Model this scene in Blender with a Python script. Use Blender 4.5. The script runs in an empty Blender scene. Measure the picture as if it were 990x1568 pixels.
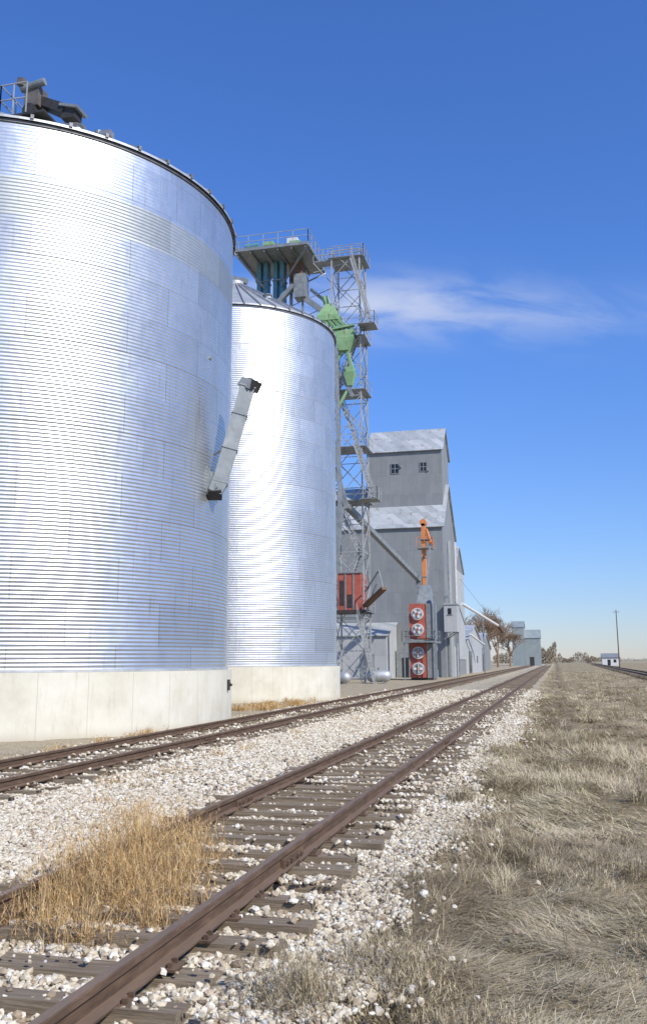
import bpy, math, random
import numpy as np
from mathutils import Vector, Matrix
random.seed(7); rng=np.random.default_rng(11)
sc=bpy.context.scene
sc.view_settings.view_transform='Standard'
try: sc.view_settings.look='None'
except: pass
sc.view_settings.exposure=0

# ------------------------------------------------------------------ node helpers
def nd(nt,t,ins=None,**pr):
    n=nt.nodes.new(t)
    for k,v in pr.items(): setattr(n,k,v)
    for k,v in (ins or {}).items():
        s=n.inputs[k]
        if isinstance(v,bpy.types.NodeSocket): nt.links.new(v,s)
        else: s.default_value=v
    return n
def mth(nt,op,a,b=0.0,c=0.0,clamp=False):
    return nd(nt,'ShaderNodeMath',{0:a,1:b,2:c},operation=op,use_clamp=clamp).outputs[0]
def mixc(nt,f,a,b,bt='MIX'):
    n=nd(nt,'ShaderNodeMix',{0:f},data_type='RGBA',blend_type=bt)
    for i,v in ((6,a),(7,b)):
        if isinstance(v,bpy.types.NodeSocket): nt.links.new(v,n.inputs[i])
        else: n.inputs[i].default_value=(v[0],v[1],v[2],1)
    return n.outputs[2]
def ramp(nt,f,st):
    n=nd(nt,'ShaderNodeValToRGB',{0:f}); e=n.color_ramp.elements
    while len(e)>1: e.remove(e[-1])
    e[0].position=st[0][0]; e[0].color=(*st[0][1],1)
    for p,c in st[1:]:
        x=e.new(p); x.color=(*c,1)
    return n.outputs[0]
def sstep(nt,v,a,b):
    return nd(nt,'ShaderNodeMapRange',{0:v,1:a,2:b,3:0.0,4:1.0},interpolation_type='SMOOTHSTEP').outputs[0]
def newmat(name):
    m=bpy.data.materials.new(name); m.use_nodes=True
    return m,m.node_tree,m.node_tree.nodes['Principled BSDF']
def noise(nt,vec,scale,detail=4,rough=.55):
    return nd(nt,'ShaderNodeTexNoise',{'Vector':vec,'Scale':scale,'Detail':detail,'Roughness':rough}).outputs[0]
def mapping(nt,vec,scale=(1,1,1)):
    return nd(nt,'ShaderNodeMapping',{'Vector':vec,'Scale':scale}).outputs[0]
def objc(nt): return nd(nt,'ShaderNodeTexCoord').outputs['Object']
def bump(nt,h,st,dist,bs):
    b=nd(nt,'ShaderNodeBump',{'Height':h,'Strength':st,'Distance':dist})
    nt.links.new(b.outputs[0],bs.inputs['Normal'])

def gmat(name,c1,c2,scale=3,rough=.7,metal=0,bmp=.2,bd=.01,st=(1,1,1),rust=None,rustamt=.6):
    m,nt,bs=newmat(name); v=mapping(nt,objc(nt),st)
    n1=noise(nt,v,scale,6,.65)
    col=ramp(nt,n1,[(.3,c1),(.7,c2)])
    if rust:
        n2=noise(nt,mapping(nt,objc(nt),(1,1,.35)),scale*1.7+.3,8,.7)
        col=mixc(nt,sstep(nt,n2,rustamt,rustamt+.12),col,rust)
    nt.links.new(col,bs.inputs['Base Color'])
    bs.inputs['Roughness'].default_value=rough; bs.inputs['Metallic'].default_value=metal
    bump(nt,noise(nt,v,scale*8,4),bmp,bd,bs)
    return m

def silo_mat(dull=None,name='galvanized_corrugated_steel',r0=.32):
    m,nt,bs=newmat(name); o=objc(nt)
    s=nd(nt,'ShaderNodeSeparateXYZ',{0:o}); x,y,z=s.outputs
    th=mth(nt,'ARCTAN2',y,x)
    row=mth(nt,'FLOOR',mth(nt,'DIVIDE',z,1.12)); fr=mth(nt,'FRACT',mth(nt,'DIVIDE',z,1.12))
    cc=mth(nt,'ADD',mth(nt,'MULTIPLY',th,16/6.28318),mth(nt,'MULTIPLY',row,.5))
    col=mth(nt,'FLOOR',cc); cf=mth(nt,'FRACT',cc)
    cv=nd(nt,'ShaderNodeCombineXYZ',{0:row,1:col}).outputs[0]
    wn=nd(nt,'ShaderNodeTexWhiteNoise',{'Vector':cv},noise_dimensions='2D').outputs[0]
    base=mixc(nt,wn,(.60,.61,.61),(.71,.72,.72))
    bl=noise(nt,mapping(nt,o,(1,1,.5)),1.1,6,.6)
    base=mixc(nt,mth(nt,'MULTIPLY',sstep(nt,bl,.4,.75),.45),base,(.46,.475,.48))
    sv=nd(nt,'ShaderNodeCombineXYZ',{0:mth(nt,'MULTIPLY',th,22.0),1:mth(nt,'MULTIPLY',z,.22)}).outputs[0]
    stn=noise(nt,sv,2.2,5,.7)
    base=mixc(nt,mth(nt,'MULTIPLY',sstep(nt,stn,.54,.76),.6),base,(.42,.37,.28))
    vs=mth(nt,'LESS_THAN',cf,.010); hs=mth(nt,'LESS_THAN',fr,.018)
    base=mixc(nt,mth(nt,'MULTIPLY',vs,.5),base,(.30,.26,.19))
    base=mixc(nt,mth(nt,'MULTIPLY',hs,.35),base,(.36,.36,.36))
    rough=mth(nt,'ADD',mth(nt,'MULTIPLY',noise(nt,o,4,4),.14),r0)
    if dull:
        dm=mth(nt,'MULTIPLY',mth(nt,'GREATER_THAN',z,dull[0]),mth(nt,'LESS_THAN',z,dull[1]))
        base=mixc(nt,mth(nt,'MULTIPLY',dm,.6),base,mixc(nt,wn,(.36,.38,.35),(.49,.51,.47)))
        rough=mth(nt,'ADD',rough,mth(nt,'MULTIPLY',dm,.12))
    nt.links.new(base,bs.inputs['Base Color']); nt.links.new(rough,bs.inputs['Roughness'])
    bs.inputs['Metallic'].default_value=.86
    bump(nt,noise(nt,o,1.1,3),.3,.05,bs)
    return m

def siding_mat(name,c1,c2,bw=.8,bh=2.4,rib=40,patch=.25,rust=(.20,.12,.07),ra=.68,metal=.15):
    m,nt,bs=newmat(name); o=objc(nt)
    s=nd(nt,'ShaderNodeSeparateXYZ',{0:o}); x,y,z=s.outputs
    h=mth(nt,'ADD',x,y)
    v=nd(nt,'ShaderNodeCombineXYZ',{0:h,1:z}).outputs[0]
    bt=nd(nt,'ShaderNodeTexBrick',{'Vector':v,'Color1':(*c1,1),'Color2':(*c2,1),'Mortar':(c1[0]*.7,c1[1]*.7,c1[2]*.7,1),'Scale':1.0,'Mortar Size':.015,'Brick Width':bw,'Row Height':bh,'Bias':-.2})
    n=noise(nt,o,.5,6,.65)
    col=mixc(nt,patch*2,bt.outputs[0],ramp(nt,n,[(.35,c1),(.65,c2)]))
    n2=noise(nt,mapping(nt,o,(1,1,.25)),1.6,8,.7)
    col=mixc(nt,mth(nt,'MULTIPLY',sstep(nt,n2,ra,ra+.12),.6),col,rust)
    nt.links.new(col,bs.inputs['Base Color'])
    bs.inputs['Roughness'].default_value=.6; bs.inputs['Metallic'].default_value=metal
    bump(nt,mth(nt,'SINE',mth(nt,'MULTIPLY',h,rib)),.25,.01,bs)
    return m

def attr_mat(name,stops,rough=.85,trans=0,spec=.2,nz=None):
    m,nt,bs=newmat(name)
    a=nd(nt,'ShaderNodeAttribute',attribute_name='rnd').outputs['Fac']
    col=ramp(nt,a,stops)
    if nz:
        n=noise(nt,objc(nt),nz,4,.6); col=mixc(nt,.45,col,ramp(nt,n,[(.3,(.4,.38,.35)),(.7,(1,1,1))]),'MULTIPLY')
    nt.links.new(col,bs.inputs['Base Color'])
    bs.inputs['Roughness'].default_value=rough
    bs.inputs['Specular IOR Level'].default_value=spec
    return m

M={}
def conc_mat():
    m,nt,bs=newmat('poured_concrete'); o=objc(nt)
    s=nd(nt,'ShaderNodeSeparateXYZ',{0:o}); x,y,z=s.outputs
    th=mth(nt,'ARCTAN2',y,x)
    n=noise(nt,o,.9,8,.65)
    col=ramp(nt,n,[(.25,(.51,.47,.36)),(.5,(.62,.59,.48)),(.75,(.70,.67,.57))])
    sv=nd(nt,'ShaderNodeCombineXYZ',{0:mth(nt,'MULTIPLY',th,30.0),1:mth(nt,'MULTIPLY',z,.5)}).outputs[0]
    col=mixc(nt,mth(nt,'MULTIPLY',sstep(nt,noise(nt,sv,1.5,6,.7),.52,.8),.5),col,(.33,.27,.18))
    seam=mth(nt,'LESS_THAN',mth(nt,'FRACT',mth(nt,'MULTIPLY',th,36/6.28318)),.016)
    col=mixc(nt,mth(nt,'MULTIPLY',seam,.4),col,(.28,.25,.19))
    low=mth(nt,'SUBTRACT',.35,mth(nt,'MULTIPLY',z,1.0))
    col=mixc(nt,mth(nt,'MULTIPLY',sstep(nt,mth(nt,'ADD',low,mth(nt,'MULTIPLY',n,.3)),.2,.6),.5),col,(.34,.28,.19))
    nt.links.new(col,bs.inputs['Base Color']); bs.inputs['Roughness'].default_value=.85
    bump(nt,noise(nt,o,14,6),.3,.01,bs)
    return m
M['conc']=conc_mat()
M['silo1']=silo_mat((13.35,14.45),'galvanized_steel_wall',.30)
M['silo2']=silo_mat(None,'galvanized_steel_wall_b',.36)
M['galv']=gmat('galvanized_sheet',(.36,.37,.37),(.55,.56,.55),2,.5,.5,.1)
M['galvd']=gmat('weathered_galvanized',(.20,.22,.22),(.34,.36,.355),2,.55,.4,.1,rust=(.2,.12,.07),rustamt=.62)
M['dark']=gmat('dark_metal',(.03,.03,.03),(.07,.065,.06),4,.6,.3,.1)
M['grime']=gmat('grimy_machine_paint',(.09,.08,.07),(.19,.175,.155),4,.65,.2,.2,rust=(.15,.085,.05),rustamt=.60)
M['rim']=gmat('eave_steel',(.12,.12,.12),(.25,.25,.25),4,.6,.5,.1)
M['rusty']=gmat('rusted_steel',(.11,.06,.035),(.20,.12,.08),5,.75,.2,.2)
M['teal']=gmat('teal_paint',(.07,.20,.25),(.13,.29,.34),1.5,.5,0,.1,rust=(.18,.14,.1),rustamt=.64)
M['green']=gmat('green_paint',(.17,.33,.15),(.30,.47,.24),1.1,.6,0,.1,rust=(.22,.17,.09),rustamt=.56)
M['red']=gmat('red_paint',(.32,.07,.045),(.44,.12,.08),1.6,.6,0,.1,rust=(.17,.10,.07),rustamt=.58)
M['orange']=gmat('orange_paint',(.58,.19,.05),(.68,.27,.09),2,.5,0,.1,rust=(.25,.13,.08),rustamt=.64)
M['white']=gmat('white_paint',(.55,.55,.52),(.74,.73,.70),2,.5,0,.1,rust=(.35,.22,.15),rustamt=.64)
M['glass']=gmat('window_pane',(.012,.014,.016),(.03,.035,.04),3,.25,0,.05)
M['steel']=gmat('tower_steel',(.30,.305,.29),(.50,.505,.48),2,.55,.3,.1,rust=(.26,.16,.09),rustamt=.58)
M['wall']=siding_mat('weathered_metal_siding',(.215,.225,.222),(.285,.297,.29))
M['wall2']=siding_mat('light_metal_siding',(.40,.41,.40),(.50,.505,.49))
M['roof']=siding_mat('mottled_metal_roof',(.34,.37,.37),(.60,.615,.60),1.0,1.6,30,.15,(.26,.17,.11),.54,.3)
M['fwall']=siding_mat('distant_siding',(.24,.28,.275),(.31,.35,.34))
def rail_mat():
    m,nt,bs=newmat('rusty_rail'); o=objc(nt)
    n=noise(nt,mapping(nt,o,(6,1,6)),3,8,.7)
    col=ramp(nt,n,[(.3,(.06,.036,.022)),(.55,(.13,.08,.048)),(.75,(.22,.135,.08))])
    g=nd(nt,'ShaderNodeNewGeometry').outputs['Normal']
    nz=nd(nt,'ShaderNodeSeparateXYZ',{0:g}).outputs[2]
    top=mth(nt,'GREATER_THAN',nz,.9)
    col=mixc(nt,mth(nt,'MULTIPLY',top,.6),col,(.215,.15,.10))
    nt.links.new(col,bs.inputs['Base Color'])
    bs.inputs['Metallic'].default_value=.15
    nt.links.new(mth(nt,'SUBTRACT',.78,mth(nt,'MULTIPLY',top,.2)),bs.inputs['Roughness'])
    bump(nt,noise(nt,o,60,5),.3,.004,bs); return m
M['rail']=rail_mat()
def tie_mat():
    m,nt,bs=newmat('weathered_wood_tie'); o=objc(nt)
    a=nd(nt,'ShaderNodeAttribute',attribute_name='rnd').outputs['Fac']
    ov=nd(nt,'ShaderNodeVectorMath',{0:mapping(nt,o,(1.2,26,26)),1:nd(nt,'ShaderNodeCombineXYZ',{0:mth(nt,'MULTIPLY',a,50.0)}).outputs[0]},operation='ADD').outputs[0]
    n=noise(nt,ov,1.6,6,.7)
    col=ramp(nt,n,[(.28,(.05,.036,.022)),(.48,(.21,.165,.11)),(.75,(.38,.315,.225))])
    col=mixc(nt,mth(nt,'MULTIPLY',a,.5),col,(.20,.145,.09))
    nt.links.new(col,bs.inputs['Base Color']); bs.inputs['Roughness'].default_value=.9
    bump(nt,n,.9,.015,bs); return m
M['tie']=tie_mat()

# ------------------------------------------------------------------ mesh builder
def V(p): return Vector(p)
class MB:
    def __init__(s): s.v=[];s.f=[];s.m=[]
    def add(s,vs,fs,m=0):
        o=len(s.v); s.v+= [tuple(p) for p in vs]
        for f in fs: s.f.append([i+o for i in f]); s.m.append(m)
    def box(s,c,d,m=0,rz=0):
        x,y,z=d[0]/2,d[1]/2,d[2]/2; cr,sr=math.cos(rz),math.sin(rz); vs=[]
        for a in(-x,x):
            for b in(-y,y):
                for e in(-z,z): vs.append((c[0]+a*cr-b*sr,c[1]+a*sr+b*cr,c[2]+e))
        s.add(vs,[(0,1,3,2),(4,6,7,5),(0,4,5,1),(2,3,7,6),(0,2,6,4),(1,5,7,3)],m)
    def bx(s,x0,x1,y0,y1,z0,z1,m=0): s.box(((x0+x1)/2,(y0+y1)/2,(z0+z1)/2),(x1-x0,y1-y0,z1-z0),m)
    def frame(s,p0,p1):
        d=(V(p1)-V(p0)).normalized(); r=Vector((0,0,1)) if abs(d.z)<.99 else Vector((0,1,0))
        a=d.cross(r).normalized(); return d,a,a.cross(d)
    def beam(s,p0,p1,w,h=None,m=0,w1=None,h1=None):
        h=h or w; w1=w1 or w; h1=h1 or h; d,a,b=s.frame(p0,p1); vs=[]
        for p,ww,hh in((V(p0),w,h),(V(p1),w1,h1)):
            for i,j in((-1,-1),(1,-1),(1,1),(-1,1)): vs.append(p+a*(i*ww/2)+b*(j*hh/2))
        s.add(vs,[(0,1,2,3),(7,6,5,4),(0,4,5,1),(1,5,6,2),(2,6,7,3),(3,7,4,0)],m)
    def tube(s,p0,p1,r,r1=None,m=0,n=10,cap=True):
        r1=r if r1 is None else r1; d,a,b=s.frame(p0,p1); vs=[]
        for p,q in((V(p0),r),(V(p1),r1)):
            for i in range(n):
                t=2*math.pi*i/n; vs.append(p+a*(q*math.cos(t))+b*(q*math.sin(t)))
        fs=[(i,(i+1)%n,n+(i+1)%n,n+i) for i in range(n)]
        if cap: fs+=[tuple(range(n))[::-1],tuple(range(n,2*n))]
        s.add(vs,fs,m)
    def slab(s,pts,t,m=0):
        P=[V(p) for p in pts]; n=(P[1]-P[0]).cross(P[2]-P[0]).normalized()*t; k=len(P)
        s.add(P+[p+n for p in P],[tuple(range(k))[::-1],tuple(range(k,2*k))]+[(i,(i+1)%k,k+(i+1)%k,k+i) for i in range(k)],m)
    def railing(s,pts,h=1.05,r=.04,m=0,sp=1.4):
        for a,b in zip(pts,pts[1:]):
            a,b=V(a),V(b); L=(b-a).length; k=max(1,int(L/sp))
            for q in(.5,1.0): s.beam(a+V((0,0,h*q)),b+V((0,0,h*q)),r,r,m)
            for i in range(k+1):
                p=a+(b-a)*(i/k); s.beam(p,p+V((0,0,h)),r,r,m)
    def lattice(s,x0,x1,y0,y1,z0,z1,bay,r,m=0,rd=None):
        rd=rd or r*.6; cs=[(x0,y0),(x1,y0),(x1,y1),(x0,y1)]
        for c in cs: s.beam((*c,z0),(*c,z1),r,r,m)
        k=int(round((z1-z0)/bay)); bh=(z1-z0)/k
        for i in range(k+1):
            z=z0+i*bh
            for a,b in zip(cs,cs[1:]+cs[:1]):
                if i: s.beam((*a,z),(*b,z),rd,rd,m)
                if i<k:
                    s.beam((*a,z),(*b,z+bh),rd,rd,m); s.beam((*b,z),(*a,z+bh),rd,rd,m)
    def stair(s,p0,p1,w=.7,m=0):
        p0,p1=V(p0),V(p1); 
        for dy in(-w/2,w/2):
            o=V((0,dy,0)); s.beam(p0+o,p1+o,.05,.16,m)
            s.beam(p0+o+V((0,0,1)),p1+o+V((0,0,1)),.04,.04,m); s.beam(p0+o+V((0,0,.55)),p1+o+V((0,0,.55)),.03,.03,m)
            for i in range(5):
                q=p0+(p1-p0)*(i/4)+o; s.beam(q,q+V((0,0,1)),.035,.035,m)
        k=int(abs(p1.z-p0.z)/.28)
        for i in range(k+1):
            q=p0+(p1-p0)*(i/k); s.box(q,(.2,w,.03),m)
    def obj(s,name,mats,parent=None,origin=(0,0,0),smooth=False):
        o=Vector(origin); me=bpy.data.meshes.new(name)
        me.from_pydata([(v[0]-o.x,v[1]-o.y,v[2]-o.z) for v in s.v],[],s.f)
        for m in mats: me.materials.append(m)
        me.polygons.foreach_set('material_index',s.m)
        if smooth: me.polygons.foreach_set('use_smooth',[True]*len(s.f))
        me.update()
        ob=bpy.data.objects.new(name,me); sc.collection.objects.link(ob)
        ob.location=o
        if parent: ob.parent=parent; ob.location=o-parent.location
        return ob
def empty(name,loc):
    e=bpy.data.objects.new(name,None); sc.collection.objects.link(e); e.location=loc; e.empty_display_size=.5; return e

def npmesh(name,verts,faces,mat,rnd=None,smooth=False,parent=None,loc=(0,0,0)):
    k=faces.shape[1]; me=bpy.data.meshes.new(name)
    me.vertices.add(len(verts)); me.vertices.foreach_set('co',verts.astype(np.float32).ravel())
    me.loops.add(faces.size); me.loops.foreach_set('vertex_index',faces.astype(np.int32).ravel())
    me.polygons.add(len(faces)); me.polygons.foreach_set('loop_start',(np.arange(len(faces))*k).astype(np.int32))
    me.polygons.foreach_set('loop_total',np.full(len(faces),k,dtype=np.int32))
    me.polygons.foreach_set('use_smooth',np.full(len(faces),smooth,dtype=bool))
    if rnd is not None:
        a=me.attributes.new('rnd','FLOAT','POINT'); a.data.foreach_set('value',rnd.astype(np.float32))
    me.materials.append(mat); me.update(calc_edges=True)
    ob=bpy.data.objects.new(name,me); sc.collection.objects.link(ob); ob.location=loc
    if parent: ob.parent=parent
    return ob

def vnoise(x,y,seed=0):
    xi=np.floor(x).astype(np.int64); yi=np.floor(y).astype(np.int64); fx=x-xi; fy=y-yi
    fx=fx*fx*(3-2*fx); fy=fy*fy*(3-2*fy)
    def h(a,b):
        n=(a*374761393+b*668265263+seed*974711)&0x7fffffff
        n=((n^(n>>13))*1274126177)&0x7fffffff
        return ((n^(n>>16))&0xffff)/65535.0
    return (h(xi,yi)*(1-fx)+h(xi+1,yi)*fx)*(1-fy)+(h(xi,yi+1)*(1-fx)+h(xi+1,yi+1)*fx)*fy
def sm(x,a,b):
    t=np.clip((x-a)/(b-a),0,1); return t*t*(3-2*t)
T1,T2=-3.12,-8.45          # track centre lines
def edge_x(y): return -1.28+.55*(vnoise(y*.7,y*0+3,5)-.5)+.3*(vnoise(y*2.3,y*0+1,6)-.5)
def height(x,y):
    fade=1-sm(y,60,120)
    g=sm(x,-1.7,-.6)
    h=-.13*g+g*fade*(.12*(vnoise(x*1.1,y*.8,1)-.5)+.07*(vnoise(x*3,y*3,2)-.5))
    h+=-.07*np.exp(-((x+5.8)/.7)**2)*1.0
    h+=(1-g)*fade*.025*(vnoise(x*4,y*4,3)-.5)
    l=sm(-x,10.0,10.8); h+=l*fade*(.06*(vnoise(x*.9,y*.9,4)-.5)+.03)
    return h*1.0

# ------------------------------------------------------------------ ground
def grid_axis(parts):
    out=[]
    for a,b,n in parts: out+=list(np.linspace(a,b,n,endpoint=False))
    out.append(parts[-1][1]); return np.array(out)
xs=grid_axis([(-4000,-400,10),(-400,-40,18),(-40,-12,28),(-12,6,120),(6,40,34),(40,400,18),(400,4000,10)])
ys=grid_axis([(-200,0,20),(0,3,6),(3,25,150),(25,60,90),(60,150,60),(150,600,45),(600,6000,30)])
X,Y=np.meshgrid(xs,ys); Z=height(X,Y)
vv=np.stack([X.ravel(),Y.ravel(),Z.ravel()],1); nx=len(xs); ny=len(ys)
i,j=np.meshgrid(np.arange(nx-1),np.arange(ny-1)); a=(j*nx+i).ravel()
ff=np.stack([a,a+1,a+nx+1,a+nx],1)
def ground_mat():
    m,nt,bs=newmat('ground_surface'); o=objc(nt)
    s=nd(nt,'ShaderNodeSeparateXYZ',{0:o}); x,y,z=s.outputs
    ed=mth(nt,'MULTIPLY',mth(nt,'SUBTRACT',noise(nt,o,.9,6,.7),.5),1.6)
    xr=mth(nt,'ADD',x,ed)
    vo=nd(nt,'ShaderNodeTexVoronoi',{'Vector':o,'Scale':18.0})
    vr=nd(nt,'ShaderNodeSeparateColor',{0:vo.outputs['Color']}).outputs[0]
    bal=ramp(nt,vr,[(.0,(.34,.28,.19)),(.3,(.51,.445,.32)),(.6,(.60,.535,.40)),(1,(.71,.655,.53))])
    bal=mixc(nt,sstep(nt,vo.outputs['Distance'],.4,.8),bal,(.24,.19,.12))
    bn=noise(nt,o,.25,5,.6); bal=mixc(nt,mth(nt,'MULTIPLY',sstep(nt,bn,.48,.72),.45),bal,(.43,.355,.22))
    g1=noise(nt,mapping(nt,o,(1,.3,1)),.45,8,.7); g2=noise(nt,o,11,8,.78)
    gr=ramp(nt,g1,[(.3,(.19,.15,.09)),(.45,(.32,.265,.165)),(.58,(.43,.365,.235)),(.75,(.34,.31,.18))])
    gr=mixc(nt,.85,gr,ramp(nt,g2,[(.32,(.32,.3,.27)),(.68,(1.35,1.3,1.24))]),'MULTIPLY')
    d1=noise(nt,o,.6,8,.7); di=ramp(nt,d1,[(.3,(.36,.29,.18)),(.5,(.49,.41,.28)),(.7,(.40,.35,.21))])
    di=mixc(nt,.5,di,ramp(nt,noise(nt,o,12,5),[(.35,(.5,.5,.5)),(.65,(1.1,1.1,1.1))]),'MULTIPLY')
    mg=sstep(nt,xr,-1.55,-1.15); ml=sstep(nt,mth(nt,'MULTIPLY',xr,-1.0),9.9,10.6)
    col=mixc(nt,mg,bal,gr); col=mixc(nt,ml,col,di)
    # worn bare strip along the verge further up the line
    wx=mth(nt,'DIVIDE',mth(nt,'ADD',xr,-.1),.45); ws=mth(nt,'EXPONENT',mth(nt,'MULTIPLY',mth(nt,'MULTIPLY',wx,wx),-1.0))
    ws=mth(nt,'MULTIPLY',ws,sstep(nt,y,14.0,24.0)); col=mixc(nt,mth(nt,'MULTIPLY',ws,.6),col,(.15,.115,.075))
    far=sstep(nt,y,450.0,900.0)
    fn=noise(nt,mapping(nt,o,(.004,.0012,1)),2,4)
    col=mixc(nt,far,col,ramp(nt,fn,[(.35,(.38,.32,.21)),(.6,(.31,.28,.18))]))
    nt.links.new(col,bs.inputs['Base Color']); bs.inputs['Roughness'].default_value=.95; bs.inputs['Specular IOR Level'].default_value=.1
    hb=mth(nt,'ADD',mth(nt,'MULTIPLY',mth(nt,'SUBTRACT',1.0,vo.outputs['Distance']),mth(nt,'SUBTRACT',1.0,mg)),mth(nt,'MULTIPLY',g2,1.2))
    bump(nt,hb,.8,.05,bs); return m
npmesh('ground',vv,ff,ground_mat(),smooth=True)

# ------------------------------------------------------------------ railroad tracks
PROF=[(-.07,0),(.07,0),(.07,.012),(.012,.03),(.012,.105),(.036,.115),(.037,.148),(.028,.155),(-.028,.155),(-.037,.148),(-.036,.115),(-.012,.105),(-.012,.03),(-.07,.012)]
def rail(mb,path,z0,m=0):
    k=len(PROF); vs=[];fs=[]
    for i,p in enumerate(path):
        a=V((*path[max(0,i-1)],0)); b=V((*path[min(len(path)-1,i+1)],0)); d=(b-a).normalized(); n=V((d.y,-d.x,0))
        for q in PROF: vs.append((p[0]+n.x*q[0],p[1]+n.y*q[0],z0+q[1]))
    for i in range(len(path)-1):
        for j in range(k): fs.append((i*k+j,i*k+(j+1)%k,(i+1)*k+(j+1)%k,(i+1)*k+j))
    fs.append(tuple(range(k))[::-1]); mb.add(vs,fs,m)
def box_arr(cx,cy,cz,sx,sy,sz,rz,rnd,jit=0.0):
    n=len(cx); c=np.array([[a,b,e] for a in(-.5,.5) for b in(-.5,.5) for e in(-.5,.5)])
    P=c[None]*np.stack([sx,sy,sz],1)[:,None,:]; P=P+rng.normal(0,1,P.shape)*jit
    co,si=np.cos(rz)[:,None],np.sin(rz)[:,None]
    x=P[...,0]*co-P[...,1]*si+cx[:,None]; y=P[...,0]*si+P[...,1]*co+cy[:,None]; z=P[...,2]+cz[:,None]
    v=np.stack([x,y,z],2).reshape(-1,3)
    f=np.array([(0,1,3,2),(4,6,7,5),(0,4,5,1),(2,3,7,6),(0,2,6,4),(1,5,7,3)])
    return v,(f[None]+8*np.arange(n)[:,None,None]).reshape(-1,4),np.repeat(rnd,8)
TS=.56; TIETOP=.07
def track(cfun,y0,y1,ties_to,zb=0,detail=30,jit=.03):
    e=empty('railroad_track',(cfun(y0),y0,zb))
    L=V(e.location)
    ylist=list(np.arange(y0,min(y1,60),4))+list(np.arange(max(y0,60),y1,20))+[y1]
    for nm,s in(('rail_right',.7525),('rail_left',-.7525)):
        mb=MB(); rail(mb,[(cfun(y)+s+.008*math.sin(y*.35+s),y) for y in ylist],zb+TIETOP+.012)
        mb.obj(nm,[M['rail']],e,L)
    ty=np.arange(y0,ties_to,TS); n=len(ty); ty=ty+rng.normal(0,.03,n)
    cx=np.array([cfun(t) for t in ty])+rng.normal(0,.07,n)
    v,f,r=box_arr(cx,ty,np.full(n,zb+TIETOP-.09)+rng.normal(0,.009,n),np.full(n,2.6)+rng.normal(0,.07,n),rng.uniform(.175,.235,n),np.full(n,.18),rng.normal(0,.02,n),rng.random(n),.009)
    v=v-np.array(L)
    npmesh('ties',v,f,M['tie'],r,parent=e)
    mb=MB()
    for t in ty:
        if t>detail: break
        for s in(-.7525,.7525):
            x=cfun(t)+s; mb.box((x,t,zb+TIETOP+.006),(.28,.16,.016),0)
            for dx,dy in((-.09,-.05),(.09,.05),(-.1,.05),(.1,-.05)):
                mb.box((x+dx,t+dy,zb+TIETOP+.028),(.03,.02,.03),0)
    for yj in np.arange(8.2,detail,11.9):
        for s in(-.7525,.7525):
            yy=yj+(3.1 if s<0 else 0)
            for q in(-1,1):
                x=cfun(yy)+s+q*.027; mb.box((x,yy,zb+TIETOP+.07),(.03,.62,.075),0)
                for k in(-.22,-.1,.1,.22): mb.box((x+q*.025,yy+k,zb+TIETOP+.072),(.03,.03,.03),0)
    if mb.v: mb.obj('tie_plates_and_joint_bars',[M['rail']],e,L)
    return ty
ty1=track(lambda y:T1,-3,900,320)
ty2=track(lambda y:T2,-3,900,300,zb=-.015)
track(lambda y:9.0+max(0,y-60)*.019,20,800,420,zb=.12,detail=0)

# ------------------------------------------------------------------ stones
def ico():
    t=(1+5**.5)/2
    v=np.array([(-1,t,0),(1,t,0),(-1,-t,0),(1,-t,0),(0,-1,t),(0,1,t),(0,-1,-t),(0,1,-t),(t,0,-1),(t,0,1),(-t,0,-1),(-t,0,1)],float)
    v/=np.linalg.norm(v[0])
    f=np.array([(0,11,5),(0,5,1),(0,1,7),(0,7,10),(0,10,11),(1,5,9),(5,11,4),(11,10,2),(10,7,6),(7,1,8),(3,9,4),(3,4,2),(3,2,6),(3,6,8),(3,8,9),(4,9,5),(2,4,11),(6,2,10),(8,6,7),(9,8,1)])
    return v,f
def rand_rot(n):
    q=rng.normal(size=(n,4)); q/=np.linalg.norm(q,axis=1)[:,None]; w,x,y,z=q.T
    return np.stack([1-2*(y*y+z*z),2*(x*y-z*w),2*(x*z+y*w),2*(x*y+z*w),1-2*(x*x+z*z),2*(y*z-x*w),2*(x*z-y*w),2*(y*z+x*w),1-2*(x*x+y*y)],1).reshape(n,3,3)
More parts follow.
